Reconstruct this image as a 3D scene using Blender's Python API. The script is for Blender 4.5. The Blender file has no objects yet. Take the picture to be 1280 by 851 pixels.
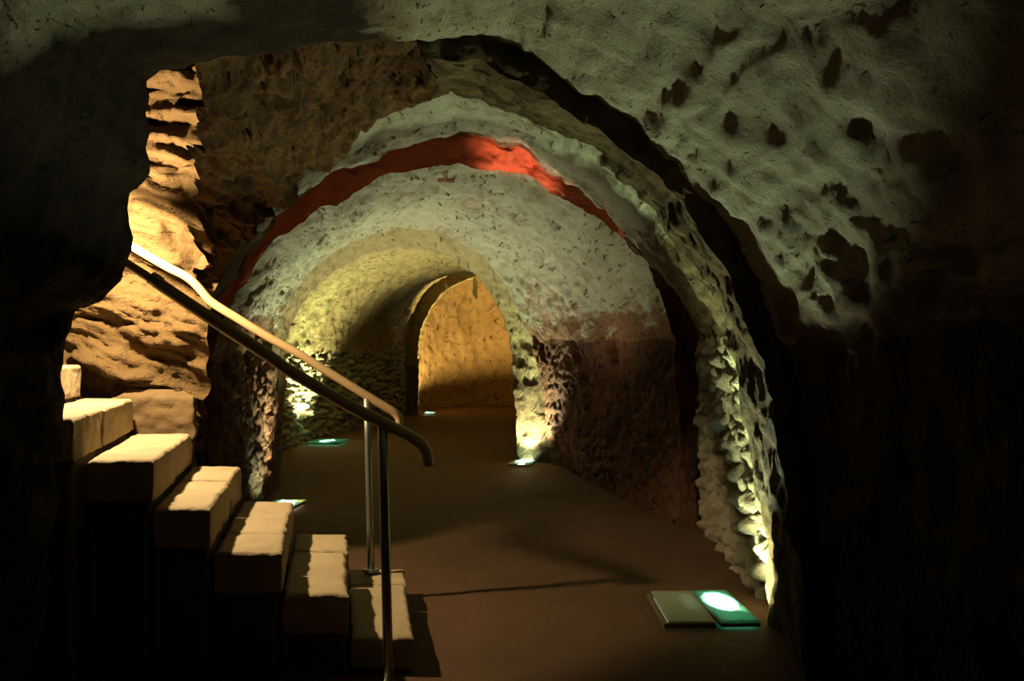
import bpy, bmesh, math, random
import numpy as np
from mathutils import Vector, Matrix

S = bpy.context.scene
C = S.collection
F = 1080.0
CX, HY, EYE = 640.0, 440.0, 1.5

# ------------------------------------------------------------------ helpers
def W(u, v, Y):
    return np.array([(u - CX) / F * Y, Y, EYE - (v - HY) / F * Y])

def _h(i, j, k, s):
    i = i.astype(np.uint32); j = j.astype(np.uint32); k = k.astype(np.uint32)
    h = i * np.uint32(374761393) + j * np.uint32(668265263) + k * np.uint32(2147483647) + np.uint32((s * 974634777 + 12345) & 0xffffffff)
    h = (h ^ (h >> np.uint32(13))) * np.uint32(1274126177)
    h = (h ^ (h >> np.uint32(15))) * np.uint32(2246822519)
    h = h ^ (h >> np.uint32(16))
    return h.astype(np.float64) / 4294967295.0

def vnoise(p, s=0):
    f = np.floor(p); t = p - f; t = t * t * (3 - 2 * t)
    I = f.astype(np.int64)
    r = 0
    for a in (0, 1):
        for b in (0, 1):
            for c in (0, 1):
                w = (t[:, 0] if a else 1 - t[:, 0]) * (t[:, 1] if b else 1 - t[:, 1]) * (t[:, 2] if c else 1 - t[:, 2])
                r = r + w * _h(I[:, 0] + a, I[:, 1] + b, I[:, 2] + c, s)
    return r * 2 - 1

def fbm(p, sc, octv=4, s=0, sx=(1, 1, 1)):
    p = p * (sc * np.array(sx))
    r = 0; a = 1.0
    for o in range(octv):
        r = r + a * vnoise(p + 17.3 * o, s + o)
        p = p * 2.03; a *= 0.5
    return r

def voro(p, sc, s=0, sx=(1, 1, 1), jit=0.9):
    p = p * (sc * np.array(sx))
    I = np.floor(p).astype(np.int64)
    f1 = np.full(len(p), 9.0); f2 = np.full(len(p), 9.0); cid = np.zeros(len(p))
    for a in (-1, 0, 1):
        for b in (-1, 0, 1):
            for c in (-1, 0, 1):
                q = I + np.array([a, b, c])
                r = np.stack([_h(q[:, 0], q[:, 1], q[:, 2], s + 7), _h(q[:, 0], q[:, 1], q[:, 2], s + 8), _h(q[:, 0], q[:, 1], q[:, 2], s + 9)], 1)
                d = np.sqrt((((q + 0.5 + (r - 0.5) * jit) - p) ** 2).sum(1))
                rc = r[:, 0]
                nf2 = np.minimum(f2, np.maximum(f1, d))
                cid = np.where(d < f1, rc, cid)
                f1 = np.minimum(f1, d); f2 = nf2
    return f1, f2, cid

def sstep(a, b, x):
    t = np.clip((x - a) / (b - a), 0, 1)
    return t * t * (3 - 2 * t)

def resample(pts, n, smooth=True):
    pts = np.array(pts, float)
    d = np.r_[0, np.cumsum(np.linalg.norm(np.diff(pts, axis=0), axis=1))]
    t = np.linspace(0, d[-1], n)
    if not smooth or len(pts) < 3:
        return np.stack([np.interp(t, d, pts[:, i]) for i in range(3)], 1)
    m = np.zeros_like(pts)
    m[1:-1] = (pts[2:] - pts[:-2]) / (d[2:] - d[:-2])[:, None]
    m[0] = (pts[1] - pts[0]) / (d[1] - d[0]); m[-1] = (pts[-1] - pts[-2]) / (d[-1] - d[-2])
    k = np.clip(np.searchsorted(d, t, side='right') - 1, 0, len(d) - 2)
    h = (d[k + 1] - d[k])[:, None]; x = ((t - d[k])[:, None]) / h
    return ((2 * x**3 - 3 * x**2 + 1) * pts[k] + (x**3 - 2 * x**2 + x) * h * m[k] + (-2 * x**3 + 3 * x**2) * pts[k + 1] + (x**3 - x**2) * h * m[k + 1])

NL, NA = 74, 150                     # columns on a leg, columns on half an arch
SEG = {'L': (0, NL), 'LA': (NL, NL + NA), 'RA': (NL + NA, NL + 2 * NA), 'R': (NL + 2 * NA, 2 * NL + 2 * NA)}
NCOL = 2 * NL + 2 * NA + 1

def ring(L, LA, RA, R, Y, smooth=(True, True, True, True)):
    """each argument a pixel polyline; LA starts at the end of L, ends at the crown, and so on"""
    def w(q):
        out = []
        for p in q:
            yy = p[2] if len(p) > 2 else (Y(p[0]) if callable(Y) else Y)
            out.append(W(p[0], p[1], yy))
        return out
    L, LA, RA, R = w(L), w(LA), w(RA), w(R)
    return ringw(L, LA, RA, R, smooth)

def ringw(L, LA, RA, R, smooth=(True, True, True, True)):
    L, LA, RA, R = list(L), list(LA), list(RA), list(R)
    L[0] = np.array([L[0][0], L[0][1], -0.12]); R[-1] = np.array([R[-1][0], R[-1][1], -0.12])
    LA = [L[-1]] + LA; RA = [LA[-1]] + RA; R = [RA[-1]] + R
    a = resample(L, NL + 1, smooth[0]); b = resample(LA, NA + 1, smooth[1]); c = resample(RA, NA + 1, smooth[2]); d = resample(R, NL + 1, smooth[3])
    return np.concatenate([a[:-1], b[:-1], c[:-1], d])

def arch_world(xl, yl, xr, yr, spring=1.45, apex=3.1, p=2.1):
    """a plain round-headed ring standing on the two floor points"""
    l = np.array([xl, yl, 0.]); r = np.array([xr, yr, 0.]); c = (l + r) / 2; hv = (r - l) / 2
    def pt(a):
        ca, sa = math.cos(a), math.sin(a)
        q = c + hv * math.copysign(abs(ca) ** (2 / p), ca)
        return np.array([q[0], q[1], spring + (apex - spring) * abs(sa) ** (2 / p)])
    n = 24
    A = [pt(math.pi - math.pi / 2 * i / n) for i in range(1, n + 1)]
    B = [pt(math.pi / 2 - math.pi / 2 * i / n) for i in range(1, n + 1)]
    return ringw([l, [l[0], l[1], spring]], A, B, [[r[0], r[1], 0.]])

def widen(rg, d, dy=(0, 0)):
    """ring moved outwards by d metres (a deeper ring behind a rib)"""
    q = rg.copy()
    c = q.mean(0); c[2] = 1.3
    v = q - c
    v[:, 2] *= (q[:, 2] > 1.3)
    v /= np.maximum(np.linalg.norm(v, axis=1), 1e-6)[:, None]
    q += v * d; q[:, 0] += dy[0]; q[:, 1] += dy[1]
    return q

def rows_between(rings, step, smooth=False):
    """rings -> grid; linear or smooth path through the rings"""
    R = np.stack(rings)                         # k, n, 3
    if len(rings) == 2 or not smooth:
        out = []
        for a, b in zip(R[:-1], R[1:]):
            n = max(2, int(np.linalg.norm(a - b, axis=1).max() / step))
            t = np.linspace(0, 1, n + 1)[:, None, None]
            g = a * (1 - t) + b * t
            out.append(g if not out else g[1:])
        return np.concatenate(out)
    L = np.r_[0, np.cumsum(np.linalg.norm(np.diff(R, axis=0), axis=2).mean(1))]
    n = int(L[-1] / step) + 1
    cols = []
    t = np.linspace(0, L[-1], n)
    m = np.zeros_like(R)
    m[1:-1] = (R[2:] - R[:-2]) / (L[2:] - L[:-2])[:, None, None]
    m[0] = (R[1] - R[0]) / (L[1] - L[0]); m[-1] = (R[-1] - R[-2]) / (L[-1] - L[-2])
    k = np.clip(np.searchsorted(L, t, side='right') - 1, 0, len(L) - 2)
    h = (L[k + 1] - L[k])[:, None, None]; x = ((t - L[k])[:, None, None]) / h
    return ((2 * x**3 - 3 * x**2 + 1) * R[k] + (x**3 - 2 * x**2 + x) * h * m[k] + (-2 * x**3 + 3 * x**2) * R[k + 1] + (x**3 - x**2) * h * m[k + 1])

def edge_vec(p):
    a = 0.024
    return np.stack([fbm(p, 7, 4, 101), 0.7 * fbm(p, 7, 4, 131), fbm(p, 7, 4, 161)], 1) * a

def displace(G, fn, inward, fade=0.10, edges=(1, 1, 1, 1), creases=()):
    """pushes a grid along its normals; along shared borders every grid moves by the same field"""
    r, c, _ = G.shape
    du = np.gradient(G, axis=1); dv = np.gradient(G, axis=0)
    N = np.cross(du, dv); N /= np.maximum(np.linalg.norm(N, axis=2), 1e-9)[:, :, None]
    to = inward - G
    if (N * to).sum() < 0: N = -N
    P = G.reshape(-1, 3)
    sv = np.concatenate([np.zeros((1, c)), np.cumsum(np.linalg.norm(np.diff(G, axis=0), axis=2), 0)])
    su = np.concatenate([np.zeros((r, 1)), np.cumsum(np.linalg.norm(np.diff(G, axis=1), axis=2), 1)], 1)
    d = (fn(P, su.reshape(-1), sv.reshape(-1)) if fn.__code__.co_argcount == 3 else fn(P)).reshape(r, c)
    w = np.ones((r, c))
    if edges[0]: w *= sstep(0, fade, sv)
    if edges[1]: w *= sstep(0, fade, sv[-1:] - sv)
    for k in creases: w *= sstep(0, fade, np.abs(sv - sv[k:k + 1]))
    if edges[2]: w *= sstep(0, fade, su)
    if edges[3]: w *= sstep(0, fade, su[:, -1:] - su)
    E = edge_vec(P).reshape(r, c, 3)
    return G + N * (d * w)[:, :, None] + E, su, sv

def prop(o, label=None, cat=None, group=None, kind=None):
    if label: o['label'] = label
    if cat: o['category'] = cat
    if group: o['group'] = group
    if kind: o['kind'] = kind
    return o

def link(name, me, mat, parent=None):
    o = bpy.data.objects.new(name, me)
    if mat: me.materials.append(mat)
    C.objects.link(o)
    if parent: o.parent = parent
    return o

def grid_obj(name, G, su, sv, mat, parent=None, smooth=True):
    r, c, _ = G.shape
    idx = np.arange(r * c).reshape(r, c)
    q = np.stack([idx[:-1, :-1], idx[:-1, 1:], idx[1:, 1:], idx[1:, :-1]], -1).reshape(-1, 4)
    me = bpy.data.meshes.new(name)
    me.vertices.add(r * c); me.vertices.foreach_set('co', G.reshape(-1))
    me.loops.add(q.size); me.loops.foreach_set('vertex_index', q.reshape(-1))
    me.polygons.add(len(q)); me.polygons.foreach_set('loop_start', np.arange(0, q.size, 4)); me.polygons.foreach_set('loop_total', np.full(len(q), 4))
    uv = me.uv_layers.new(name='UVMap')
    st = np.stack([su, sv], -1).reshape(-1, 2)[q.reshape(-1)]
    uv.data.foreach_set('uv', st.reshape(-1))
    me.update(calc_edges=True)
    if smooth: me.polygons.foreach_set('use_smooth', np.ones(len(q), bool))
    me.validate()
    return link(name, me, mat, parent)

def empty(name, loc, label, cat, group=None):
    o = bpy.data.objects.new(name, None); C.objects.link(o); o.location = loc
    return prop(o, label, cat, group)

def struct(o, label, cat):
    return prop(o, label, cat, None, 'structure')

# ------------------------------------------------------------------ materials
def rgb(r, g, b, k=1.0): return (r * k, g * k, b * k, 1.0)
AL = 0.58

class NT:
    def __init__(self, name):
        self.m = bpy.data.materials.new(name); self.m.use_nodes = True
        self.t = self.m.node_tree; self.n = self.t.nodes; self.l = self.t.links
        self.n.clear()
        self.out = self.n.new('ShaderNodeOutputMaterial')
        self.co = self.n.new('ShaderNodeTexCoord')
    def lk(self, a, b): self.l.new(a, b)
    def node(self, typ, **k):
        x = self.n.new(typ)
        for a, b in k.items(): setattr(x, a, b)
        return x
    def mapped(self, src='Object', sc=(1, 1, 1), rot=(0, 0, 0)):
        x = self.node('ShaderNodeMapping'); x.inputs['Scale'].default_value = sc; x.inputs['Rotation'].default_value = rot
        self.lk(self.co.outputs[src], x.inputs['Vector']); return x.outputs[0]
    def noise(self, vec, scale, detail=5, rough=0.6, dist=0.0):
        x = self.node('ShaderNodeTexNoise'); x.inputs['Scale'].default_value = scale; x.inputs['Detail'].default_value = detail
        x.inputs['Roughness'].default_value = rough; x.inputs['Distortion'].default_value = dist
        self.lk(vec, x.inputs['Vector']); return x.outputs['Fac']
    def vor(self, vec, scale, feature='DISTANCE_TO_EDGE', out='Distance'):
        x = self.node('ShaderNodeTexVoronoi', feature=feature); x.inputs['Scale'].default_value = scale
        self.lk(vec, x.inputs['Vector']); return x.outputs[out]
    def ramp(self, fac, a, b, ca=(0, 0, 0, 1), cb=(1, 1, 1, 1)):
        x = self.node('ShaderNodeValToRGB'); e = x.color_ramp.elements
        e[0].position = a; e[1].position = b; e[0].color = ca; e[1].color = cb
        self.lk(fac, x.inputs[0]); return x.outputs[0]
    def math(self, op, a, b=None, clamp=False):
        x = self.node('ShaderNodeMath', operation=op, use_clamp=clamp)
        for i, v in ((0, a), (1, b)):
            if v is None: continue
            if isinstance(v, (int, float)): x.inputs[i].default_value = v
            else: self.lk(v, x.inputs[i])
        return x.outputs[0]
    def mix(self, fac, a, b, mode='MIX'):
        x = self.node('ShaderNodeMix', data_type='RGBA', blend_type=mode)
        for i, v in ((0, fac), (6, a), (7, b)):
            if isinstance(v, (int, float)): x.inputs[i].default_value = v
            elif isinstance(v, tuple): x.inputs[i].default_value = v
            else: self.lk(v, x.inputs[i])
        return x.outputs[2]
    def height(self):
        x = self.node('ShaderNodeSeparateXYZ'); self.lk(self.co.outputs['Object'], x.inputs[0]); return x.outputs[2]
    def finish(self, col, rough=0.9, bump=None, bs=0.5, bd=0.03, spec=0.25, metal=0.0):
        p = self.node('ShaderNodeBsdfPrincipled')
        if isinstance(col, tuple): p.inputs['Base Color'].default_value = col
        else: self.lk(col, p.inputs['Base Color'])
        if isinstance(rough, (int, float)): p.inputs['Roughness'].default_value = rough
        else: self.lk(rough, p.inputs['Roughness'])
        p.inputs['Specular IOR Level'].default_value = spec; p.inputs['Metallic'].default_value = metal
        if bump is not None:
            b = self.node('ShaderNodeBump'); b.inputs['Strength'].default_value = bs; b.inputs['Distance'].default_value = bd
            self.lk(bump, b.inputs['Height']); self.lk(b.outputs[0], p.inputs['Normal'])
        self.lk(p.outputs[0], self.out.inputs['Surface'])
        return self.m

def masonry(name, plaster, plaster2, bare, dark, lose=0.55, streak=(2.2, 0.7, 1), spring=None, bs=0.6, near=False):
    """old lime plaster over rubble: patches where it has fallen, dark pits drawn out along the tunnel"""
    t = NT(name)
    ob = t.mapped('Object'); uv = t.mapped('UV', streak)
    big = t.noise(ob, 0.9, 6, 0.62, 0.3)
    mid = t.noise(uv, 2.2, 7, 0.65, 0.4)
    fine = t.noise(ob, 14, 8, 0.75)
    col = t.mix(t.ramp(mid, 0.3, 0.7), plaster, plaster2)
    loss = t.math('ADD', t.math('MULTIPLY', big, 0.62), t.math('MULTIPLY', mid, 0.38))
    lm = t.ramp(loss, lose, lose + 0.11)
    if spring is not None:                      # below the springing the wall was never plastered
        hz = t.math('SUBTRACT', spring, t.height())
        hz = t.math('ADD', t.math('MULTIPLY', hz, 2.2), t.math('MULTIPLY', t.math('SUBTRACT', mid, 0.5), 3.0))
        lm = t.math('MAXIMUM', lm, t.ramp(hz, 0.0, 0.35))
    if near:                                    # plaster fallen left of the crown, shade painted near-black there; one lit patch spared
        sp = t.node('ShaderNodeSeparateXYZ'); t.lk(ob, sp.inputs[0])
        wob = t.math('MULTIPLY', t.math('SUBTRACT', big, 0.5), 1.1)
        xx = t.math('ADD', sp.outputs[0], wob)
        gone_shade = t.ramp(t.math('MULTIPLY', t.math('ADD', xx, 0.36), -6.0), 0.0, 0.5)
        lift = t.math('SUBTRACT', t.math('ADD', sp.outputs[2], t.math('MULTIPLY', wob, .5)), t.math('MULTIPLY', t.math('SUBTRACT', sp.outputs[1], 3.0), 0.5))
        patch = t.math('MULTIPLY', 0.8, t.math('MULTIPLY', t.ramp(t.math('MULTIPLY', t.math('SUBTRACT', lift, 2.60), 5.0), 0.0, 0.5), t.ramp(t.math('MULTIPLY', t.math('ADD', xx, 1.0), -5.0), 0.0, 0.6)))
        gone_shade = t.math('MULTIPLY', gone_shade, t.math('SUBTRACT', 1.0, patch))
    barec = t.mix(t.ramp(fine, 0.35, 0.65), bare, tuple(0.6 * x for x in bare[:3]) + (1.0,))
    col = t.mix(lm, col, barec)
    if near: col = t.mix(gone_shade, col, t.mix(mid, rgb(.022, .015, .008), rgb(.011, .008, .005)))
    pits = t.noise(t.mapped('UV', (streak[0] * 3.2, streak[1] * 2.6, 1)), 6.5 if near else 2.4, 4, 0.55, 0.2)
    pits = t.math('ADD', pits, t.math('MULTIPLY', t.math('SUBTRACT', t.noise(ob, 1.7, 3), 0.5), 0.35))
    pm = t.math('MULTIPLY', t.ramp(pits, 0.63 if near else 0.61, 0.72), 0.85)
    col = t.mix(pm, col, dark)
    specks = t.ramp(t.noise(ob, 30, 3, 0.6), 0.62, 0.7)
    col = t.mix(t.math('MULTIPLY', specks, 0.55), col, dark)
    col = t.mix(t.math('MULTIPLY', t.ramp(fine, 0.3, 0.75), 0.35), col, t.mix(1.0, col, rgb(.6, .55, .45), 'MULTIPLY'))
    h = t.math('SUBTRACT', t.math('ADD', t.math('MULTIPLY', fine, 0.5), t.math('MULTIPLY', mid, 0.6)),
               t.math('ADD', t.math('MULTIPLY', lm, 0.25), t.math('MULTIPLY', pm, 0.9)))
    gr = t.noise(ob, 48, 4, 0.75); h = t.math('ADD', h, t.math('MULTIPLY', gr, 0.35))
    return t.finish(col, 0.94, h, min(1.0, bs + .3), 0.05, 0.15)

def stonework(name, a, b, mortar, scale=9.0, squash=(1, 1, 1.0), bs=0.7):
    t = NT(name)
    v = t.mapped('Object', squash)
    wob = t.noise(v, 3.0, 3)
    x = t.node('ShaderNodeMix', data_type='VECTOR'); 
    e = t.vor(v, scale); cid = t.vor(v, scale, 'F1', 'Color')
    sep = t.node('ShaderNodeSeparateColor'); t.lk(cid, sep.inputs[0])
    fine = t.noise(t.mapped('Object'), 22, 6, 0.7)
    col = t.mix(sep.outputs[0], a, b)
    col = t.mix(t.math('MULTIPLY', t.ramp(fine, 0.35, 0.75), 0.5), col, mortar)
    col = t.mix(t.ramp(e, 0.02, 0.09, (1, 1, 1, 1), (0, 0, 0, 1)), col, mortar)
    h = t.math('ADD', t.math('MULTIPLY', t.ramp(e, 0.0, 0.2), 0.8), t.math('MULTIPLY', fine, 0.5))
    return t.finish(col, 0.9, h, bs, 0.03)

M = {}
M['plaster'] = masonry('lime_plaster', rgb(.58, .55, .43, AL), rgb(.46, .43, .33, AL), rgb(.24, .17, .10, AL), rgb(.06, .05, .035, AL), 0.60, spring=1.75)
M['plaster_near'] = masonry('stained_shaded_plaster', rgb(.50, .48, .37, AL), rgb(.38, .36, .27, AL), rgb(.24, .165, .095, AL), rgb(.05, .042, .03, AL), 0.54, spring=1.8, near=True)
M['plaster_ochre'] = masonry('ochre_plaster', rgb(.52, .42, .23, AL), rgb(.40, .31, .16, AL), rgb(.25, .17, .09, AL), rgb(.07, .05, .03, AL), 0.575, spring=1.3)
M['plaster_end'] = masonry('end_wall_plaster', rgb(.50, .36, .16, AL), rgb(.42, .28, .12, AL), rgb(.26, .15, .06, AL), rgb(.10, .06, .03, AL), 0.62, (1, 1, 1))
M['rib'] = masonry('rib_stone', rgb(.30, .21, .105, .42), rgb(.20, .14, .07, .42), rgb(.13, .09, .048, .42), rgb(.045, .035, .025, AL), 0.48, (0.8, 3.4, 1))
M['brick_wall'] = masonry('red_rubble_wall', rgb(.33, .15, .08, .45), rgb(.24, .11, .06, .45), rgb(.20, .09, .045, .45), rgb(.05, .03, .02, AL), 0.5, (1.4, 1.4, 1), bs=.8)
M['plaster_red_bounce'] = masonry('red_bounce_plaster', rgb(.58, .55, .42, AL), rgb(.46, .42, .31, AL), rgb(.36, .19, .105, AL), rgb(.06, .05, .035, AL), 0.535, (3.0, .8, 1), spring=1.95)  # reddish bare colour imitates red light bounced off the brick arch
M['plaster_worn'] = masonry('worn_plaster', rgb(.56, .55, .43, AL), rgb(.42, .40, .29, AL), rgb(.22, .145, .075, AL), rgb(.05, .04, .025, AL), 0.515, (2.6, 1.0, 1), spring=2.4)
M['rubble'] = masonry('broken_rubble', rgb(.32, .18, .075, .42), rgb(.21, .105, .045, .42), rgb(.18, .075, .032, .42), rgb(.04, .028, .018, AL), 0.5, (2.0, 1.2, 1), bs=0.9)
M['field'] = masonry('pale_field_stone', rgb(.58, .53, .38, AL), rgb(.42, .37, .25, AL), rgb(.36, .29, .18, AL), rgb(.10, .08, .05, AL), 0.55, (1, 1, 1))
M['rock'] = masonry('layered_rock', rgb(.44, .27, .11, .30), rgb(.32, .19, .075, .30), rgb(.24, .135, .055, .30), rgb(.07, .045, .02, AL), 0.55, (1, 3.0, 1), bs=0.8)
M['dark_wall'] = masonry('shade_darkened_wall', rgb(.20, .155, .105, .27), rgb(.15, .11, .07, .27), rgb(.12, .085, .05, .27), rgb(.03, .025, .02, .27), 0.5, (3, 1, 1))  # stone colour darkened to keep the near walls in shade

def brick_face():
    t = NT('red_brick_arch')
    ob = t.mapped('Object'); uv = t.mapped('UV', (1, 1, 1))
    n = t.noise(ob, 5, 5, 0.65); fine = t.noise(ob, 26, 5, 0.7)
    col = t.mix(t.ramp(n, 0.3, 0.7), rgb(.50, .105, .042), rgb(.36, .085, .04))
    col = t.mix(t.math('MULTIPLY', t.ramp(fine, 0.4, 0.7), 0.35), col, rgb(.28, .07, .035))
    h = t.math('ADD', fine, t.math('MULTIPLY', n, 0.6))
    return t.finish(col, 0.85, h, 0.6, 0.02)
M['brick_face'] = brick_face()

def floor_mat():
    t = NT('packed_earth')
    ob = t.mapped('Object')
    n = t.noise(ob, 1.1, 6, 0.65, 0.3); f = t.noise(ob, 24, 6, 0.75)
    col = t.mix(t.ramp(n, 0.3, 0.7), rgb(.21, .105, .046, .4), rgb(.15, .073, .032, .4))
    col = t.mix(t.math('MULTIPLY', t.ramp(f, 0.45, 0.75), 0.5), col, rgb(.08, .045, .022))
    h = t.math('ADD', t.math('MULTIPLY', n, 0.5), f)
    return t.finish(col, 0.88, h, 0.5, 0.02)
M['floor'] = floor_mat()

def slab_mat(name, a, b):
    t = NT(name)
    ob = t.mapped('Object')
    n = t.noise(ob, 3.2, 6, 0.65, 0.3); f = t.noise(ob, 36, 5, 0.75)
    col = t.mix(t.ramp(n, 0.32, 0.7), a, b)
    col = t.mix(t.math('MULTIPLY', t.ramp(f, 0.52, 0.75), 0.45), col, rgb(.16, .11, .06))
    return t.finish(col, 0.85, t.math('ADD', n, t.math('MULTIPLY', f, 0.5)), 0.55, 0.02)
M['slab'] = slab_mat('pale_step_stone', rgb(.60, .47, .28, AL), rgb(.47, .35, .20, AL))
M['step_base'] = slab_mat('rough_step_masonry', rgb(.30, .21, .12, .35), rgb(.22, .15, .08, .35))
M['block'] = slab_mat('brown_stone_block', rgb(.44, .28, .12, .27), rgb(.34, .20, .085, .27))

def wood():
    t = NT('worn_handrail_wood')
    n = t.noise(t.mapped('Object', (2, 30, 30)), 3, 4, 0.6)
    return t.finish(t.mix(n, rgb(.46, .31, .16), rgb(.36, .235, .115)), 0.42, n, 0.15, 0.005, 0.4)
M['wood'] = wood()
def steel():
    t = NT('brushed_steel')
    n = t.noise(t.mapped('Object', (30, 30, 2)), 6, 3)
    return t.finish(t.mix(n, rgb(.22, .23, .20), rgb(.30, .31, .27)), 0.42, None, metal=0.85, spec=0.5)
M['steel'] = steel()
def plainm(name, col, rough=0.6, metal=0.0):
    t = NT(name)
    n = t.noise(t.mapped('Object'), 40, 4)
    return t.finish(t.mix(n, col, tuple(.7 * x for x in col[:3]) + (1.,)), rough, None, metal=metal)
M['frame'] = plainm('lamp_frame_metal', rgb(.22, .17, .11), 0.5, 0.6)
M['paint'] = plainm('red_ochre_paint', rgb(.16, .05, .03), 0.9)
M['pale'] = plainm('pale_strip', rgb(.85, .80, .66), 0.8)

def glass(name='green_floor_glass', k=.35, t1=(.30, .88, .62, 1), t2=(.30, .55, .40, 1)):
    t = NT(name)
    tr = t.node('ShaderNodeBsdfTransparent'); tr.inputs[0].default_value = rgb(.86, 1.0, .92)
    gl = t.node('ShaderNodeBsdfGlossy'); gl.inputs['Roughness'].default_value = 0.12
    tl = t.node('ShaderNodeBsdfTranslucent'); tl.inputs[0].default_value = t1
    df = t.node('ShaderNodeBsdfDiffuse'); df.inputs[0].default_value = t2
    a = t.node('ShaderNodeMixShader'); a.inputs[0].default_value = 0.5; t.lk(tl.outputs[0], a.inputs[1]); t.lk(df.outputs[0], a.inputs[2])
    b = t.node('ShaderNodeMixShader'); b.inputs[0].default_value = k; t.lk(tr.outputs[0], b.inputs[1]); t.lk(a.outputs[0], b.inputs[2])
    fr = t.node('ShaderNodeFresnel'); fr.inputs[0].default_value = 1.3
    c = t.node('ShaderNodeMixShader'); t.lk(fr.outputs[0], c.inputs[0]); t.lk(b.outputs[0], c.inputs[1]); t.lk(gl.outputs[0], c.inputs[2])
    t.lk(c.outputs[0], t.out.inputs['Surface'])
    return t.m
M['glass'] = glass()
M['frosted'] = glass('dull_frosted_glass', .6, (.62, .72, .52, 1), (.62, .68, .50, 1))
def bulb(name, col, s):
    t = NT(name)
    e = t.node('ShaderNodeEmission'); e.inputs[0].default_value = col; e.inputs[1].default_value = s
    t.lk(e.outputs[0], t.out.inputs['Surface'])
    return t.m

M['glow'] = bulb('green_diffuser_glow', rgb(.10, .75, .48), 3.2)
M['glow_white'] = bulb('warm_diffuser_glow', rgb(1, .95, .7), 2.5)
M['glow_dim'] = bulb('added_pane_glow', rgb(.55, .70, .42), .32)
# ------------------------------------------------------------------ tunnel rings
yC = lambda u: 7.1 / (1 - .28 * (u - CX) / F)
yE = lambda u: 11.3 / (1 - .85 * (u - CX) / F)

A0 = arch_world(-1.72, -1.6, 1.55, -1.6, 1.7, 3.05)
A1 = ring([(44, 980, 3.6), (52, 800, 3.6), (64, 680, 3.6), (79, 560, 3.6), (80, 450, 3.6)],
          [(84, 420, 3.62), (95, 390, 3.62), (128, 374, 3.63), (150, 350, 3.64), (160, 328, 3.64), (165, 300, 3.65), (158, 262, 3.65), (162, 240, 3.65), (180, 222, 3.66), (187, 205, 3.66), (181, 185, 3.66),
           (188, 160, 3.67), (184, 140, 3.67), (190, 120, 3.68), (187, 104, 3.68), (205, 92, 3.69), (235, 88, 3.70), (256, 80, 3.71), (300, 66, 3.74), (380, 60, 3.78), (450, 54, 3.82), (527, 50, 3.87)],
          [(585, 48, 3.88), (640, 62, 3.88), (697, 92, 3.88), (749, 127, 3.9), (806, 171, 3.9), (863, 232, 3.9), (916, 297, 3.92), (955, 363, 3.92), (980, 430, 3.95)],
          [(1000, 520, 3.95), (1018, 620, 3.95), (1032, 720, 3.95), (1045, 860, 3.95)], None, (True, False, True, True))
B0 = ring([(300, 800, 3.9), (300, 450, 3.9)],
          [(340, 300, 3.9), (420, 130, 3.9), (527, 72, 3.9)],
          [(585, 76, 3.92), (640, 100, 3.92), (697, 130, 3.92), (745, 162, 3.93), (806, 208, 3.94), (850, 252, 3.95), (892, 312, 3.95), (922, 370, 3.95), (946, 430, 3.97)],
          [(968, 520, 3.97), (988, 640, 3.97), (1000, 740, 3.97), (1008, 860, 3.97)], None)
B1 = ring([(205, 760, 5.65), (208, 480, 5.65)],
          [(214, 430, 5.64), (235, 400, 5.6), (270, 335, 5.5), (325, 265, 5.4), (390, 200, 5.3), (440, 165, 5.2), (500, 136, 5.1), (554, 118, 5.0)],
          [(590, 126, 4.98), (631, 140, 4.97), (697, 166, 4.96), (754, 197, 4.95), (797, 240, 4.95), (828, 291, 4.95), (852, 328, 4.95), (884, 373, 4.95), (907, 420, 4.95)],
          [(918, 470, 4.96), (930, 520, 4.97), (948, 615, 4.98), (957, 671, 4.98), (966, 770, 4.98)], None)
C1 = ring([(248, 680), (250, 455)],
          [(262, 405), (294, 346), (320, 308), (350, 271), (381, 241), (426, 210), (463, 195), (501, 182), (539, 175), (576, 167)],
          [(600, 172), (631, 179), (662, 186), (688, 208), (719, 236), (745, 254), (776, 280), (806, 312), (840, 360), (862, 400), (872, 430)],
          [(873, 530), (874, 650)], yC)
yD = lambda u: yC(u) + .04
D0 = ring([(262, 680), (264, 455)],
          [(272, 420), (290, 378), (313, 338), (343, 303), (381, 272), (426, 250), (463, 231), (501, 217), (540, 209), (576, 206)],
          [(631, 214), (671, 227), (697, 245), (727, 262), (762, 284), (794, 314), (815, 350), (832, 388), (843, 425)],
          [(848, 530), (850, 650)], yD)
def ragged(rg, amp, s):
    n = np.stack([fbm(rg, 6, 4, s), 0 * rg[:, 0], fbm(rg, 6, 4, s + 5)], 1) * amp
    n *= sstep(1.2, 1.6, rg[:, 2])[:, None]
    return rg + n
C1 = ragged(C1, .030, 301); D0 = ragged(D0, .022, 311); B1 = ragged(B1, .026, 321); A1[NL + NA:] = ragged(A1, .022, 331)[NL + NA:]
E0 = ring([(340, 617), (341, 430)],
          [(352, 390), (372, 358), (400, 328), (440, 301), (498, 284)],
          [(540, 289), (570, 300), (610, 326), (634, 360), (652, 395), (664, 425)],
          [(680, 500), (690, 580)], yE)
yE1 = lambda u: yE(u) + .5
E1 = ring([(352, 608), (356, 430)],
          [(366, 400), (390, 364), (430, 332), (462, 316), (498, 310)],
          [(538, 313), (578, 332), (602, 353), (622, 384), (638, 420)],
          [(643, 500), (646, 570)], yE1)
F0 = widen(E1, 0.30, (0, 0.03))
F1 = arch_world(-3.38, 11.9, 0.70, 14.0, 1.5, 3.05)
F2 = arch_world(-3.52, 14.0, 1.00, 15.6, 1.5, 3.1)
F3 = arch_world(-3.25, 16.4, 1.20, 17.2, 1.5, 3.15)
F4 = arch_world(-2.80, 18.4, 1.30, 18.8, 1.5, 3.22)
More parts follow.
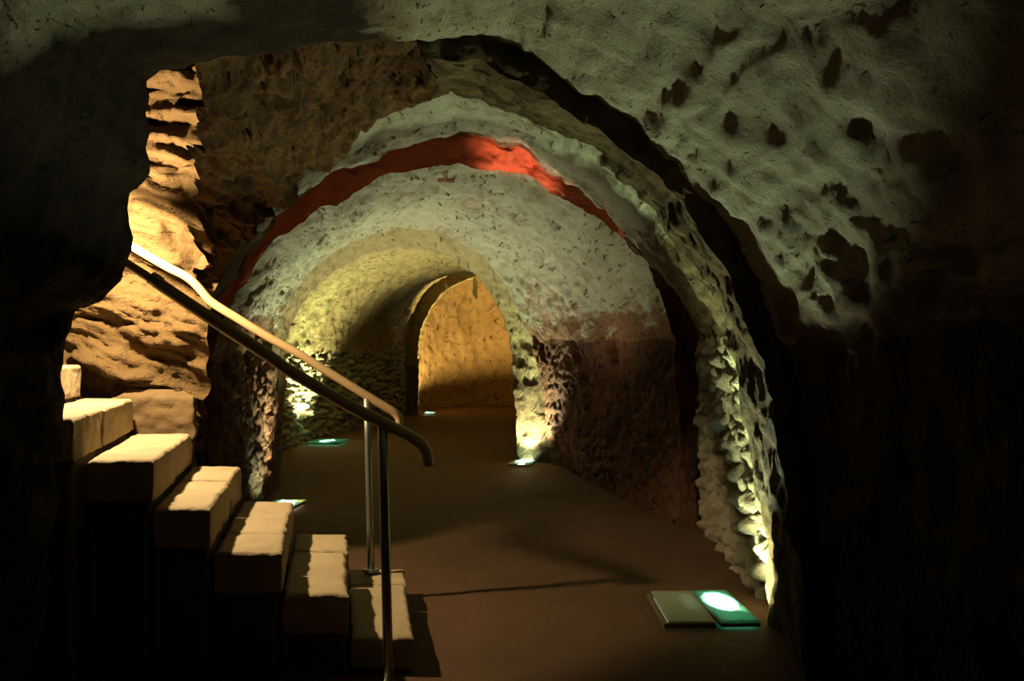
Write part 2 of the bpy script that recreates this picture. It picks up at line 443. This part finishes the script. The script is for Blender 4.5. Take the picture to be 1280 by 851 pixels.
G0 = ring([(522, 520), (522, 432)],
          [(527, 410), (538, 385), (554, 366), (578, 351), (612, 344)],
          [(650, 352), (680, 372), (698, 405), (703, 432)],
          [(705, 520)], 20.5)
F5 = widen(G0, 0.28, (0, -0.02))
G1 = G0.copy(); G1[:, 1] += 0.28
H0 = widen(G1, 0.5, (0.1, 0.02))
H1 = H0.copy(); H1[:, 1] += 4.6; H1[:, 0] += 0.5

def axis_in(G):
    c = G.mean(1, keepdims=True); c[:, :, 2] = 1.4
    return c

def holes(p, spots):
    r = np.zeros(len(p))
    for (y, z, wy, wz, xs) in spots:
        q = np.maximum(np.abs(p[:, 1] - y) / wy, np.abs(p[:, 2] - z) / wz)
        r -= 0.24 * sstep(1.12, 0.9, q) * (np.sign(p[:, 0] - (-0.4)) == xs)
    return r

def d_plaster(p): return 0.045 * fbm(p, 1.1, 4, 3) + 0.014 * fbm(p, 7, 4, 5)
def d_rib(p, su, sv):
    q = np.stack([su * .9, sv * 6.0, 0.6 * vnoise(p * 2, 14)], 1)
    return 0.035 * fbm(p, 1.7, 4, 11) + 0.020 * fbm(q, 1.6, 4, 12) + 0.010 * fbm(p, 14, 3, 15)
def d_rubble(p):
    f1, f2, c = voro(p, 4.6, 31, (1, 1, 1.25))
    return 0.14 * fbm(p, 1.6, 4, 13) + 0.05 * sstep(0, .5, f2 - f1) * (0.2 + c) + 0.13 * (0.5 - np.abs(fbm(p, 3.8, 5, 15, (1, .7, 1.6)))) + 0.03 * fbm(p, 16, 3, 16)
def d_stone(p):
    q = p + 0.02 * np.stack([vnoise(p * 9, 41), vnoise(p * 9, 42), vnoise(p * 9, 43)], 1)
    f1, f2, c = voro(q, 8.6, 51, (1, .8, 1.2))
    return 0.035 * fbm(p, 1.4, 3, 17) + 0.10 * np.sqrt(np.clip(1 - (f1 / .60) ** 2, 0, 1)) * (0.25 + .9 * c) - 0.05 + 0.010 * fbm(p, 16, 3, 18)
def d_brick(p):
    f1, f2, c = voro(p, 4.5, 61, (1, 1, 2.0))
    return 0.04 * fbm(p, 1.2, 3, 19) + 0.03 * sstep(0, .25, f2 - f1) * (0.3 + c) + 0.012 * fbm(p, 12, 3, 20)
def d_strata(p):
    q = p.copy(); q[:, 2] += 0.25 * (q[:, 0] + 2.2) + 0.10 * vnoise(p * 1.7, 71)
    f1, f2, c = voro(q, 1.0, 73, (2.4, 1, 9.5))
    return 0.09 * fbm(p, 1.1, 3, 23) + 0.10 * sstep(0, .25, f2 - f1) * c + 0.06 * fbm(q, 4, 5, 25, (.5, .5, 3.0)) + 0.015 * fbm(p, 14, 3, 26)
def d_face(p): return 0.05 * fbm(p, 4.5, 4, 27)

def cut(G, *segs):
    if isinstance(segs[0], int): return G[:, segs[0]:segs[1] + 1]
    a = SEG[segs[0]][0]; b = SEG[segs[-1]][1]
    return G[:, a:b + 1]

KEEP = {}
def section(name, rings, step, segs, fn, mat, label, cat, edges=(1, 1, 1, 1), smooth=False, creases=False, fade=0.10):
    Gf = rows_between(rings, step, smooth)
    ks = []
    if creases:
        n = 0
        for a, b in zip(rings[:-1], rings[1:]):
            n += max(2, int(np.linalg.norm(a - b, axis=1).max() / step)); ks.append(n)
        ks = ks[:-1]
    inn = axis_in(Gf)
    G = cut(Gf, *segs)
    D, su, sv = displace(G, fn, inn, fade, edges, ks)
    KEEP[label] = D
    su = su + (segs[0] if isinstance(segs[0], int) else SEG[segs[0]][0]) / 10.0
    return struct(grid_obj(name, D, su, sv, M[mat]), label, cat)

# near passage (around the camera)
section('ceiling', [A0, A1], 0.028, ('LA', 'RA'), lambda p: 0.028 * fbm(p, 1.1, 3, 3) + 0.0045 * fbm(p, 7, 4, 5), 'plaster_near', 'stained plaster vault nearest the viewer, overhead', 'vault')
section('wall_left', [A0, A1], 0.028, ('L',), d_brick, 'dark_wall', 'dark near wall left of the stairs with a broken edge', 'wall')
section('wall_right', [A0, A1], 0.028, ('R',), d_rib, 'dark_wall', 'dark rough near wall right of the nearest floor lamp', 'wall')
# first rib, right half (its left half has broken away)
section('arch_rib', [A1, B0, B1], 0.022, ('RA', 'R'), d_rib, 'rib', 'broken brown stone rib beside the nearest floor lamp', 'arch', creases=True)
# second bay
section('ceiling', [B1, C1], 0.022, ('LA', 'RA'), d_plaster, 'plaster_worn', 'pale peeling plaster vault in front of the red brick arch', 'vault')
section('wall_left', [B1, C1], 0.024, ('L',), d_brick, 'brick_wall', 'brown rubble wall just behind the stairs', 'wall')
section('wall_right', [B1, C1], 0.012, ('R',), d_stone, 'field', 'lit wall of knobbly field stones behind the nearest floor lamp', 'wall')
# red brick arch face
BR = NL + NA + int(NA * .60)
section('brick_arch', [C1, D0], 0.012, (NL + 24, BR), d_face, 'brick_face', 'thin red brick arch face glowing red at its crown', 'arch', fade=0.05)
section('wall_left', [C1, D0], 0.012, (0, NL + 24), d_face, 'brick_wall', 'narrow left jamb under the red brick arch', 'wall', fade=0.05)
section('wall_right', [C1, D0], 0.012, (BR, 2 * NL + 2 * NA), d_face, 'brick_wall', 'narrow dark right jamb under the red brick arch', 'wall', fade=0.05)
# third bay
HR = [(8.9, 1.5, .10, .14, 1), (10.0, 1.5, .11, .13, 1), (11.15, 1.5, .11, .13, 1)]
HLs = [(6.95, 1.42, .13, .15, -1), (7.75, 1.42, .10, .14, -1)]
section('ceiling', [D0, E0], 0.028, ('LA', 'RA'), d_plaster, 'plaster_red_bounce', 'long pale plaster vault behind the red brick arch', 'vault')
section('wall_left', [D0, E0], 0.025, ('L',), lambda p: d_brick(p) * 1.2 + holes(p, HLs), 'brick_wall', 'brown rubble wall with putlog holes behind the handrails', 'wall')
section('wall_right', [D0, E0], 0.025, ('R',), lambda p: d_brick(p) + holes(p, HR), 'brick_wall', 'dark red rubble wall with a row of square putlog holes', 'wall')
# second rib
section('arch_rib', [E0, E1, F0], 0.03, ('L', 'LA', 'RA', 'R'), lambda p, a, b: d_rib(p, a, b) * .6, 'plaster_ochre', 'yellowish plastered rib halfway down the passage', 'arch', creases=True)
# fourth bay, bending to the right
HF = [(15.6, 1.5, .14, .14, -1), (16.6, 1.5, .14, .14, -1), (17.6, 1.5, .14, .14, -1)]
section('ceiling', [F0, F1, F2, F3, F4, F5], 0.045, ('LA', 'RA'), d_plaster, 'plaster_ochre', 'far plaster vault bending right behind the yellowish rib', 'vault', smooth=True)
section('wall_left', [F0, F1, F2, F3, F4, F5], 0.035, ('L',), lambda p: d_stone(p) * 1.3 + holes(p, HF), 'field', 'stone wall lit yellow-green by the green floor lamp', 'wall', smooth=True)
section('wall_right', [F0, F1, F2, F3, F4, F5], 0.06, ('R',), d_brick, 'brick_wall', 'hidden right wall behind the yellowish rib', 'wall', smooth=True)
# third rib and the end
section('arch_rib', [F5, G0, G1, H0], 0.04, ('L', 'LA', 'RA', 'R'), lambda p, a, b: d_rib(p, a, b) * .6, 'plaster_ochre', 'pale farthest arch in front of the ochre end wall', 'arch', creases=True)
def sheet(name, p00, p10, p11, p01, step, fn, mat, label, cat, inward, edges=(0, 0, 0, 0), fade=.1):
    p00, p10, p11, p01 = map(np.array, (p00, p10, p11, p01))
    nu = max(2, int(max(np.linalg.norm(p10 - p00), np.linalg.norm(p11 - p01)) / step)); nv = max(2, int(max(np.linalg.norm(p01 - p00), np.linalg.norm(p11 - p10)) / step))
    a = np.linspace(0, 1, nu + 1)[None, :, None]; b = np.linspace(0, 1, nv + 1)[:, None, None]
    G = (p00 * (1 - a) + p10 * a) * (1 - b) + (p01 * (1 - a) + p11 * a) * b
    D, su, sv = displace(G, fn, np.array(inward, float), fade, edges)
    return struct(grid_obj(name, D, su, sv, M[mat]), label, cat)

# rounded end wall
an = np.linspace(math.pi * 1.02, -.02 * math.pi, 150)[None, :]; hh = np.linspace(-.1, 3.9, 90)[:, None]
rr = np.clip(1 - np.clip((hh - 2.2) / 2.2, 0, 1) ** 2 * .45, .3, 1)
G = np.stack([-0.45 + 2.15 * np.cos(an) * np.sqrt(rr), 21.4 + 3.4 * np.sin(an) * rr, hh + 0 * an], -1)
D_, su_, sv_ = displace(G, lambda p: d_plaster(p) + .02 * fbm(p, 4, 4, 91), np.array([-.45, 20.5, 1.5]), .1, (0, 0, 0, 0))
struct(grid_obj('wall_back', D_, su_, sv_, M['plaster_end']), 'curved ochre wall closing the far end of the passage', 'wall')

# stair opening: rock wall behind the steps, broken vault above it, back of the near wall
sheet('wall_back', (-2.12, 5.68, -.1), (-6.5, 5.5, -.1), (-6.5, 5.3, 4.2), (-1.55, 5.25, 4.2), 0.016, d_strata, 'rock', 'layered brown rock wall behind the stairs, lit from above', 'wall', (-3, 0, 1.5))
La = [W(*q) for q in [(246, 84, 3.72), (300, 66, 3.74), (380, 60, 3.78), (450, 54, 3.82), (527, 50, 3.87), (560, 49, 3.88)]]
Lb = [W(*q) for q in [(250, 385, 5.5), (285, 325, 5.42), (330, 265, 5.36), (390, 203, 5.27), (440, 168, 5.17), (500, 139, 5.07), (560, 119, 4.98)]]
ra, rb = resample(La, 220), resample(Lb, 220)
t_ = np.linspace(0, 1, 170)[:, None, None]
G = ra * (1 - t_) + rb * t_
G[:, :, 2] += 0.14 * np.sin(np.pi * t_[:, :, 0])
D_, su_, sv_ = displace(G, d_rubble, np.array([0, 3, 0.]), .12, (1, 1, 0, 1))
struct(grid_obj('ceiling', D_, su_, sv_, M['rubble']), 'broken brown rubble where the vault has fallen above the stairs', 'vault')
# thickness of the near wall: its end face turning away up the stairs
Gl = A1[:NL + NA + 1]
tt = np.linspace(0, 1, 60)[:, None, None]
off = np.array([-3.2, -0.12, 0.0])
top = np.clip((Gl[:, 2] - 2.2) / 0.6, 0, 1)[:, None]
G = Gl[None] + tt * (off * (1 - top) + np.array([-1.2, 0.1, 1.4]) * top)[None]
keep = slice(0, NL + int(NA * .66))
G = G[:, keep]
D_, su_, sv_ = displace(G, d_rubble, np.array([-3, 8, 1.5]), .12, (1, 0, 0, 0))
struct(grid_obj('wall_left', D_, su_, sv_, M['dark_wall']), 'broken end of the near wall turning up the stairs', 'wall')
# stair ceiling
sheet('ceiling', (-6.5, 3.2, 4.1), (-1.2, 3.2, 4.1), (-1.2, 5.9, 4.1), (-6.5, 5.9, 4.1), 0.06, d_rubble, 'rubble', 'rubble ceiling over the top of the stairs', 'vault', (-3, 4, 0))

sheet('ceiling', (-3.2, 21.15, 3.75), (2.2, 21.15, 3.75), (2.2, 25.2, 3.75), (-3.2, 25.2, 3.75), 0.08, d_plaster, 'plaster_end', 'ochre vault over the rounded end of the passage', 'vault', (-.5, 22, 0))
# floor
xs = np.concatenate([np.linspace(-7, -1.2, 60)[:-1], np.linspace(-1.2, 2.2, 130)]); ys = np.concatenate([np.linspace(-2, 3, 40)[:-1], np.linspace(3, 8, 150)[:-1], np.linspace(8, 27, 160)])
X, Yy = np.meshgrid(xs, ys); G = np.stack([X, Yy, np.zeros_like(X)], -1); P_ = G.reshape(-1, 3)
G[:, :, 2] = (0.012 * fbm(P_, 0.8, 4, 81) + 0.005 * fbm(P_, 6, 3, 82)).reshape(X.shape) - 0.012
grid = grid_obj('floor', G, X, Yy, M['floor'])
struct(grid, 'packed brown earth floor of the vaulted passage', 'floor')

# ------------------------------------------------------------------ stairs
def block(name, corners, z0, z1, mat, parent, seed=0, bev=0.022, rough=0.008, cuts=9):
    """worn stone: corners = near-right, far-right, far-left, near-left (x, y)"""
    bm = bmesh.new()
    lo = [bm.verts.new((x, y, z0)) for x, y in corners]; hi = [bm.verts.new((x, y, z1)) for x, y in corners]
    bm.faces.new(lo[::-1]); bm.faces.new(hi)
    for i in range(4): bm.faces.new((lo[i], lo[(i + 1) % 4], hi[(i + 1) % 4], hi[i]))
    bmesh.ops.recalc_face_normals(bm, faces=bm.faces)
    bmesh.ops.subdivide_edges(bm, edges=bm.edges[:], cuts=cuts, use_grid_fill=True)
    P = np.array([v.co[:] for v in bm.verts])
    # round the arrises
    c = np.array(corners)
    ins = np.full(len(P), 9.0)
    ds = []
    for i in range(4):
        a, b = c[i], c[(i + 1) % 4]; n = np.array([b[1] - a[1], a[0] - b[0]]); n /= np.linalg.norm(n)
        d = (P[:, :2] - a) @ n
        if d.mean() < 0: d = -d; n = -n
        ds.append((d, n))
    r = bev
    Q = P.copy()
    dz = z1 - P[:, 2]
    for d, n in ds:
        k = np.clip(1 - d / r, 0, 1) * np.clip(1 - dz / r, 0, 1)
        Q[:, :2] += (k * r * .45)[:, None] * n; Q[:, 2] -= k * r * .45
    no = np.stack([fbm(P, 11, 4, 200 + seed), fbm(P, 11, 4, 230 + seed), 0.45 * fbm(P, 7, 4, 260 + seed)], 1)
    no[:, 2] *= (P[:, 2] > z0 + 1e-4)
    Q += rough * no
    for v, q in zip(bm.verts, Q): v.co = q
    me = bpy.data.meshes.new(name); bm.to_mesh(me); bm.free()
    me.polygons.foreach_set('use_smooth', np.ones(len(me.polygons), bool))
    return link(name, me, mat, parent)

YN, YF = 3.97, 5.36
xn = [-.46, -.755, -1.07, -1.375, -1.655, -1.90, -2.20, -2.50]
yn = [4.08, 4.04, 3.98, 3.95, 3.97, 3.75, 3.75, 3.75]
xf = [-.667, -1.035, -1.358, -1.675, -1.995, -2.352, -2.675, -3.0]
hs = [.16, .37, .58, .79, 1.0, 1.21, 1.42]
labs = ['lowest stone step of the stairs, crossed by both handrail posts',
        'stone step second from the bottom, left of the handrail posts',
        'third stone step up, its pale top split near its front end',
        'fourth stone step up, wide worn top below the brighter treads',
        'fifth stone step up, brightly lit with a joint across its top',
        'sixth stone step up, very bright top and speckled lit front',
        'highest stone step in view, a white rounded front at the dark wall']
splits = [(.72,), (.66,), (.30,), (.60,), (.45,), (.40,), (.5,)]
random.seed(4)
for i in range(7):
    e = empty('stone_step', (0, 0, 0), labs[i], 'step', 'stone steps going up to the left')
    g = 0.012
    def P2(side, t):
        x0 = xn[i + side] + (xf[i + side] - xn[i + side]) * (yn[i] - yn[i + side]) / (YF - yn[i + side]); x = (x0 * (1 - t) + xf[i + side] * t); return (x + (g if side else 0), yn[i] * (1 - t) + YF * t)
    top = hs[i]; th = min(0.19, top)
    ts = [0] + list(splits[i]) + [1]
    for k in range(len(ts) - 1):
        a, b = ts[k] + (.004 if k else 0), ts[k + 1] - (.004 if k < len(ts) - 2 else 0)
        jig = random.uniform(-.012, .012)
        cs = [P2(0, a), P2(0, b), P2(1, b), P2(1, a)]
        cs = [(x + (jig if q < 2 else 0), y) for q, (x, y) in enumerate(cs)]
        block('slab', cs, top - th + (0.0 if th < .19 else .002), top + random.uniform(-.004, .004), M['slab'], e, seed=i * 5 + k, bev=.014, rough=.009, cuts=30)
    if top > .2:
        block('base', [(P2(0, 0.01)[0] - .02, P2(0, .01)[1]), (P2(0, .99)[0] - .02, P2(0, .99)[1]), P2(1, .99), P2(1, .01)], 0, top - .19, M['step_base'], e, seed=60 + i, bev=.01, rough=.008, cuts=12)

e = struct(empty('wall_plinth', (0, 0, 0), None, None), 'big smooth brown stone block at the wall foot behind the bright steps', 'stone block')
block('block', [(-1.98, 5.40), (-2.0, 5.50), (-2.5, 5.50), (-2.5, 5.40)], 0.95, 1.30, M['block'], e, 90, .09, .02, 20)
block('base', [(-2.0, 5.41), (-2.0, 5.49), (-2.48, 5.49), (-2.48, 5.41)], 0.0, 0.95, M['step_base'], e, 91, .02, .02, 16)

# ------------------------------------------------------------------ handrails
def tube(name, pts, r, mat, parent, seg=14, caps=True, smooth=True, flat=1.0):
    if smooth and len(pts) > 2:
        L = sum(np.linalg.norm(np.array(a) - np.array(b)) for a, b in zip(pts[:-1], pts[1:]))
        pts = resample(pts, max(12, int(L / .03)))
    P = [Vector(p) for p in pts]
    bm = bmesh.new(); rings = []
    for i, p in enumerate(P):
        t = (P[min(i + 1, len(P) - 1)] - P[max(i - 1, 0)]).normalized()
        up = Vector((0, 1, 0)); s = t.cross(up).normalized(); n = Vector((0, 1, 0)) - t * t.y; n.normalize(); s = n.cross(t)
        rings.append([bm.verts.new(p + (n * math.cos(q) + s * math.sin(q) * flat) * r) for q in [2 * math.pi * k / seg for k in range(seg)]])
    for a, b in zip(rings[:-1], rings[1:]):
        for k in range(seg): bm.faces.new((a[k], a[(k + 1) % seg], b[(k + 1) % seg], b[k]))
    bm.faces.new(rings[0][::-1]); bm.faces.new(rings[-1])
    bmesh.ops.recalc_face_normals(bm, faces=bm.faces)
    me = bpy.data.meshes.new(name); bm.to_mesh(me); bm.free()
    for p in me.polygons: p.use_smooth = len(p.vertices) == 4
    return link(name, me, mat, parent)

def post(name, a, b, r, mat, parent):
    a, b = Vector(a), Vector(b)
    bm = bmesh.new(); seg = 18
    prof = [(0, r), (1, r)]
    d = b - a
    rings = []
    for t, rr in [(0, r), (.25, r), (.5, r), (.75, r), (1, r)]:
        rings.append([bm.verts.new(a + d * t + Vector((math.cos(q), math.sin(q), 0)) * rr) for q in [2 * math.pi * k / seg for k in range(seg)]])
    for x, y in zip(rings[:-1], rings[1:]):
        for k in range(seg): bm.faces.new((x[k], x[(k + 1) % seg], y[(k + 1) % seg], y[k]))
    bm.faces.new(rings[0]); bm.faces.new(rings[-1])
    bmesh.ops.recalc_face_normals(bm, faces=bm.faces)
    me = bpy.data.meshes.new(name); bm.to_mesh(me); bm.free()
    for p in me.polygons: p.use_smooth = len(p.vertices) == 4
    return link(name, me, mat, parent)

def disc(name, c, r, h, mat, parent, seg=24):
    bm = bmesh.new()
    bmesh.ops.create_cone(bm, cap_ends=True, segments=seg, radius1=r, radius2=r * .93, depth=h, matrix=Matrix.Translation((c[0], c[1], c[2] + h / 2)))
    me = bpy.data.meshes.new(name); bm.to_mesh(me); bm.free()
    return link(name, me, mat, parent)

YNR, YFR = 3.9, 5.24
e = empty('handrail', (0, 0, 0), 'near dark handrail with a metal collar, sloping up left over the stairs', 'handrail', 'handrails of the stairs')
tube('rail', [W(u, v, YNR) for u, v in [(195, 352), (235, 379), (285, 412), (335, 444), (360, 462), (416, 495), (454, 516), (492, 535), (518, 549), (531, 561), (536, 582)]], .028, M['wood'], e)
tube('upper_rail', [W(u, v, YNR) for u, v in [(40, 256), (110, 299), (155, 327), (196, 353)]], .020, M['wood'], e)
tube('collar', [W(189, 347, YNR), W(193, 349.5, YNR), W(200, 354, YNR)], .031, M['steel'], e, smooth=False)
pn = W(478, 524, YNR); pf = W(486, 856, YNR); pf[2] = -0.01
post('post', pn, pf, .0225, M['steel'], e)
disc('foot_plate', (pf[0], pf[1], -.01), .05, .014, M['steel'], e)
e = empty('handrail', (0, 0, 0), 'far tan handrail with a kink, lit from above beside the rock wall', 'handrail', 'handrails of the stairs')
tube('rail', [W(u, v, YFR) for u, v in [(60, 246), (120, 281), (167, 309), (210, 334), (235, 347), (250, 361), (264, 377), (297, 398), (335, 421), (380, 446), (407, 463), (454, 492), (482, 509), (495, 517), (500, 525), (499, 533)]], .026, M['wood'], e)
pn = W(459, 497, YFR); pf = W(464, 707, YFR); pf[2] = .176
post('post', pn, pf, .0225, M['steel'], e)
disc('foot_plate', (pf[0], pf[1], .172), .05, .014, M['steel'], e)

# ------------------------------------------------------------------ floor lamps
def box_bm(bm, c, s, rz=0):
    r = bmesh.ops.create_cube(bm, size=1, matrix=Matrix.Translation(c) @ Matrix.Rotation(rz, 4, 'Z') @ Matrix.Diagonal((s[0], s[1], s[2], 1)))
    return r

def meshobj(name, fn, mat, parent, bevel=0):
    bm = bmesh.new(); fn(bm)
    if bevel: bmesh.ops.bevel(bm, geom=bm.edges[:], offset=bevel, segments=2, affect='EDGES')
    me = bpy.data.meshes.new(name); bm.to_mesh(me); bm.free()
    return link(name, me, mat, parent)

def spot(name, loc, aim, power, col, ang, blend, parent=None, rad=0.03):
    l = bpy.data.lights.new(name, 'SPOT'); l.energy = power; l.color = col; l.spot_size = math.radians(ang); l.spot_blend = blend; l.shadow_soft_size = rad
    o = bpy.data.objects.new(name, l); C.objects.link(o); o.location = loc
    o.rotation_euler = (Vector(aim) - Vector(loc)).to_track_quat('-Z', 'Y').to_euler()
    if parent:
        o.parent = parent; o.matrix_parent_inverse = parent.matrix_world.inverted()
    return o

def uplight(loc, rz, label, w, d, emit, col, lights, lit=(0, 0), lr=(.11, .24), h=.032, glow='glow_white'):
    """shallow metal tray on the floor with a glass plate over the bulb"""
    e = empty('floor_lamp', loc, label, 'floor lamp', 'glass floor lamps along the walls')
    e.rotation_euler = (0, 0, rz)
    bpy.context.view_layer.update()
    def fr(bm):
        for sx in (-1, 1):
            box_bm(bm, (sx * (w / 2 - .008), 0, h / 2 - .004), (.016, d, h - .012)); box_bm(bm, (0, sx * (d / 2 - .008), h / 2 - .004), (w - .032, .016, h - .012))
    meshobj('frame', fr, M['frame'], e)
    meshobj('diffuser', lambda bm: box_bm(bm, (0, 0, .004), (w - .034, d - .034, .008)), M[glow], e)
    def bl(bm):
        bmesh.ops.create_circle(bm, cap_ends=True, segments=28, radius=1, matrix=Matrix.Translation((lit[0], lit[1], .016)) @ Matrix.Diagonal((lr[0], lr[1], 1, 1)))
    meshobj('bulb', bl, bulb('lamp_glow', col, emit), e)
    meshobj('glass_pane', lambda bm: box_bm(bm, (0, 0, h - .004), (w, d, .012)), M['glass'], e, .003)
    for (off, aim, power, lc, ang, bd) in lights:
        l = spot('lamp_or_added_light', (0, 0, 0), (0, 0, 1), power, lc, ang, bd, None, .055)
        p = Vector((loc[0] + off[0], loc[1] + off[1], loc[2] + .022))
        l.location = p; l.rotation_euler = (Vector(aim) - p).to_track_quat('-Z', 'Y').to_euler()
    return e

GRN = (.93, 1.0, .60); YEL = (1.0, .94, .62); AMB = (1.0, .66, .24)
K = 1.75
# nearest lamp: lit pane by the field stones, pane beside it given an added dim glow
uplight((1.23, 5.02, 0), .06, 'brightest floor lamp, green glass by the field stone wall', .22, .62, 90, rgb(.95, 1, .9),
        [((-.05, .05), (1.23 - .34, 5.02 - .30, .87), 430 * K, GRN, 74, .35),
         ((.01, -.08), (1.24 + .67, 4.94 + .05, .76), 190 * K, (1.0, .95, .52), 104, .4),
         ((.0, .12), tuple(W(650, 200, 7.1)), 1900 * K, (1.0, .50, .33), 13, 1.0)], lit=(0, .07), lr=(.09, .19), glow='glow')  # last spot is an added reddish light for the brick arch crown
e = empty('floor_lamp', (.965, 4.98, 0), 'dull green glass pane with added dim glow, left of the brightest lamp', 'floor lamp', 'glass floor lamps along the walls')
def fr(bm):
    w, d, h = .28, .60, .04
    for sx in (-1, 1):
        box_bm(bm, (sx * (w / 2 - .01), 0, h / 2 - .004), (.02, d, h - .012)); box_bm(bm, (0, sx * (d / 2 - .01), h / 2 - .004), (w - .04, .02, h - .012))
meshobj('frame', fr, M['frame'], e)
meshobj('diffuser', lambda bm: box_bm(bm, (0, 0, .004), (.24, .56, .008)), M['glow_dim'], e)
def bl(bm):
    bmesh.ops.create_circle(bm, cap_ends=True, segments=28, radius=1, matrix=Matrix.Translation((.07, .08, .016)) @ Matrix.Diagonal((.05, .16, 1, 1)))
meshobj('bulb', bl, bulb('added_spill_glow', rgb(.9, 1, .8), 1.2), e)  # added weak glow, stands in for light from the neighbouring pane
meshobj('glass_pane', lambda bm: box_bm(bm, (.012, 0, .036), (.254, .6, .012)), M['frosted'], e, .003)

uplight((.17, 11.65, 0), -.25, 'small bright floor lamp at the foot of the yellowish rib', .30, .62, 150, rgb(1, 1, .85),
        [((.06, .0), (-.2, 11.3, 3.0), 620 * K, (1.0, .9, .55), 112, .55), ((-.05, -.2), (.3, 9.0, 2.0), 12 * K, (1.0, .8, .5), 110, .8)])
uplight((-2.225, 8.3, 0), -.1, 'floor lamp mostly hidden behind the stairs', .30, .60, 150, rgb(1, 1, .8),
        [((.07, .2), (-1.15, 8.7, 2.9), 470 * K, (1.0, .93, .62), 104, .45), ((-.05, .27), (-2.35, 9.0, 1.6), 120 * K, (1.0, .84, .42), 70, .6)])
uplight((-3.05, 14.3, 0), -.1, 'green floor lamp against the far stone wall on the left', .55, .62, 150, rgb(.95, 1, .85),
        [((-.1, .0), (-2.7, 14.3, 3.0), 1500 * K, (1.0, .88, .42), 116, .55)], glow='glow')
uplight((-2.0, 21.0, 0), .0, 'farthest floor lamp beneath the last arch', .30, .62, 150, rgb(1, .95, .75),
        [((-.06, .0), (-1.7, 22.2, 2.6), 2600 * K, AMB, 112, .5)])

# hanging strip and painted mark
def strip(bm):
    q = [(-.055, 0, .0), (.035, 0, .0), (.05, 0, -.28), (.052, 0, -.52), (.02, 0, -.50), (-.07, 0, -.38), (-.05, 0, -.2)]
    a = [bm.verts.new((x, -.012, z)) for x, _, z in q]; b = [bm.verts.new((x, .012, z)) for x, _, z in q]
    bm.faces.new(a); bm.faces.new(b[::-1])
    for i in range(len(q)): bm.faces.new((a[i], b[i], b[(i + 1) % len(q)], a[(i + 1) % len(q)]))
    bmesh.ops.recalc_face_normals(bm, faces=bm.faces)
st = meshobj('hanging_strip', strip, M['pale'], None)
st.location = W(594, 347, 20.3)
prop(st, 'pale strip hanging from the crown of the farthest arch', 'strip')

D = KEEP['long pale plaster vault behind the red brick arch'].reshape(-1, 3)
UV = np.stack([CX + F * D[:, 0] / D[:, 1], HY + F * (EYE - D[:, 2]) / D[:, 1]], 1)
def ribbon(bm, pix, w):
    pts = []
    for u, v in pix:
        k = np.argsort(((UV - (u, v)) ** 2).sum(1))[:6]
        pts.append(D[k].mean(0) + np.array([0, -.012, -.012]))
    pts = np.array(pts)
    for i in range(len(pts) - 1):
        a, b = Vector(pts[i]), Vector(pts[i + 1]); t = (b - a).normalized(); n = Vector((0, -.6, -.8)); sd = t.cross(n).normalized() * w / 2
        vs = [bm.verts.new(q + o) for o in (n * .003, n * -.004) for q in (a - sd, b - sd, b + sd, a + sd)]
        for f in ((0, 1, 2, 3), (7, 6, 5, 4), (0, 4, 5, 1), (1, 5, 6, 2), (2, 6, 7, 3), (3, 7, 4, 0)): bm.faces.new([vs[x] for x in f])
def mark(bm):
    ribbon(bm, [(557, 211), (557, 215), (557, 219), (557.5, 223)], .022)
    ribbon(bm, [(547, 224), (552, 224.5), (557.5, 223.5), (563, 224.5), (568, 224.5)], .035)
prop(meshobj('painted_mark', mark, M['paint'], None), 'small red painted mark like an upturned T under the glowing brick arch', 'painted mark')

# ------------------------------------------------------------------ stair light
LP = Vector((-2.30, 4.8, 2.26))
spot('stair_light', LP, LP + Vector((-.35, .45, -.82)), 225 * K, (1.0, .76, .42), 166, .12, None, .05)
spot('stair_light', LP + Vector((0, 0, .05)), LP + Vector((.18, .45, 1.0)), 190 * K, (1.0, .76, .44), 100, .6, None, .05)  # extra up-aimed spot added to brighten the rock above

# ------------------------------------------------------------------ world, camera, view
w = bpy.data.worlds.new('World'); S.world = w; w.use_nodes = True
bg = w.node_tree.nodes.get('Background'); bg.inputs[0].default_value = (.01, .008, .006, 1); bg.inputs[1].default_value = 1.5
cam = bpy.data.cameras.new('Camera'); co = bpy.data.objects.new('Camera', cam); C.objects.link(co)
co.location = (0, 0, EYE); co.rotation_euler = (math.radians(90), 0, 0)
cam.sensor_width = 36; cam.lens = 36 * F / 1280; cam.shift_y = (HY - 425.5) / 1280; cam.clip_start = .05
S.camera = co
S.view_settings.view_transform = 'Standard'; S.view_settings.look = 'None'; S.view_settings.gamma = 1; S.view_settings.use_curve_mapping = False
S.view_settings.exposure = 0.0
S.cycles.use_denoising = True
S.cycles.max_bounces = 8; S.cycles.diffuse_bounces = 4; S.cycles.transparent_max_bounces = 12
S.cycles.sample_clamp_indirect = 4.0
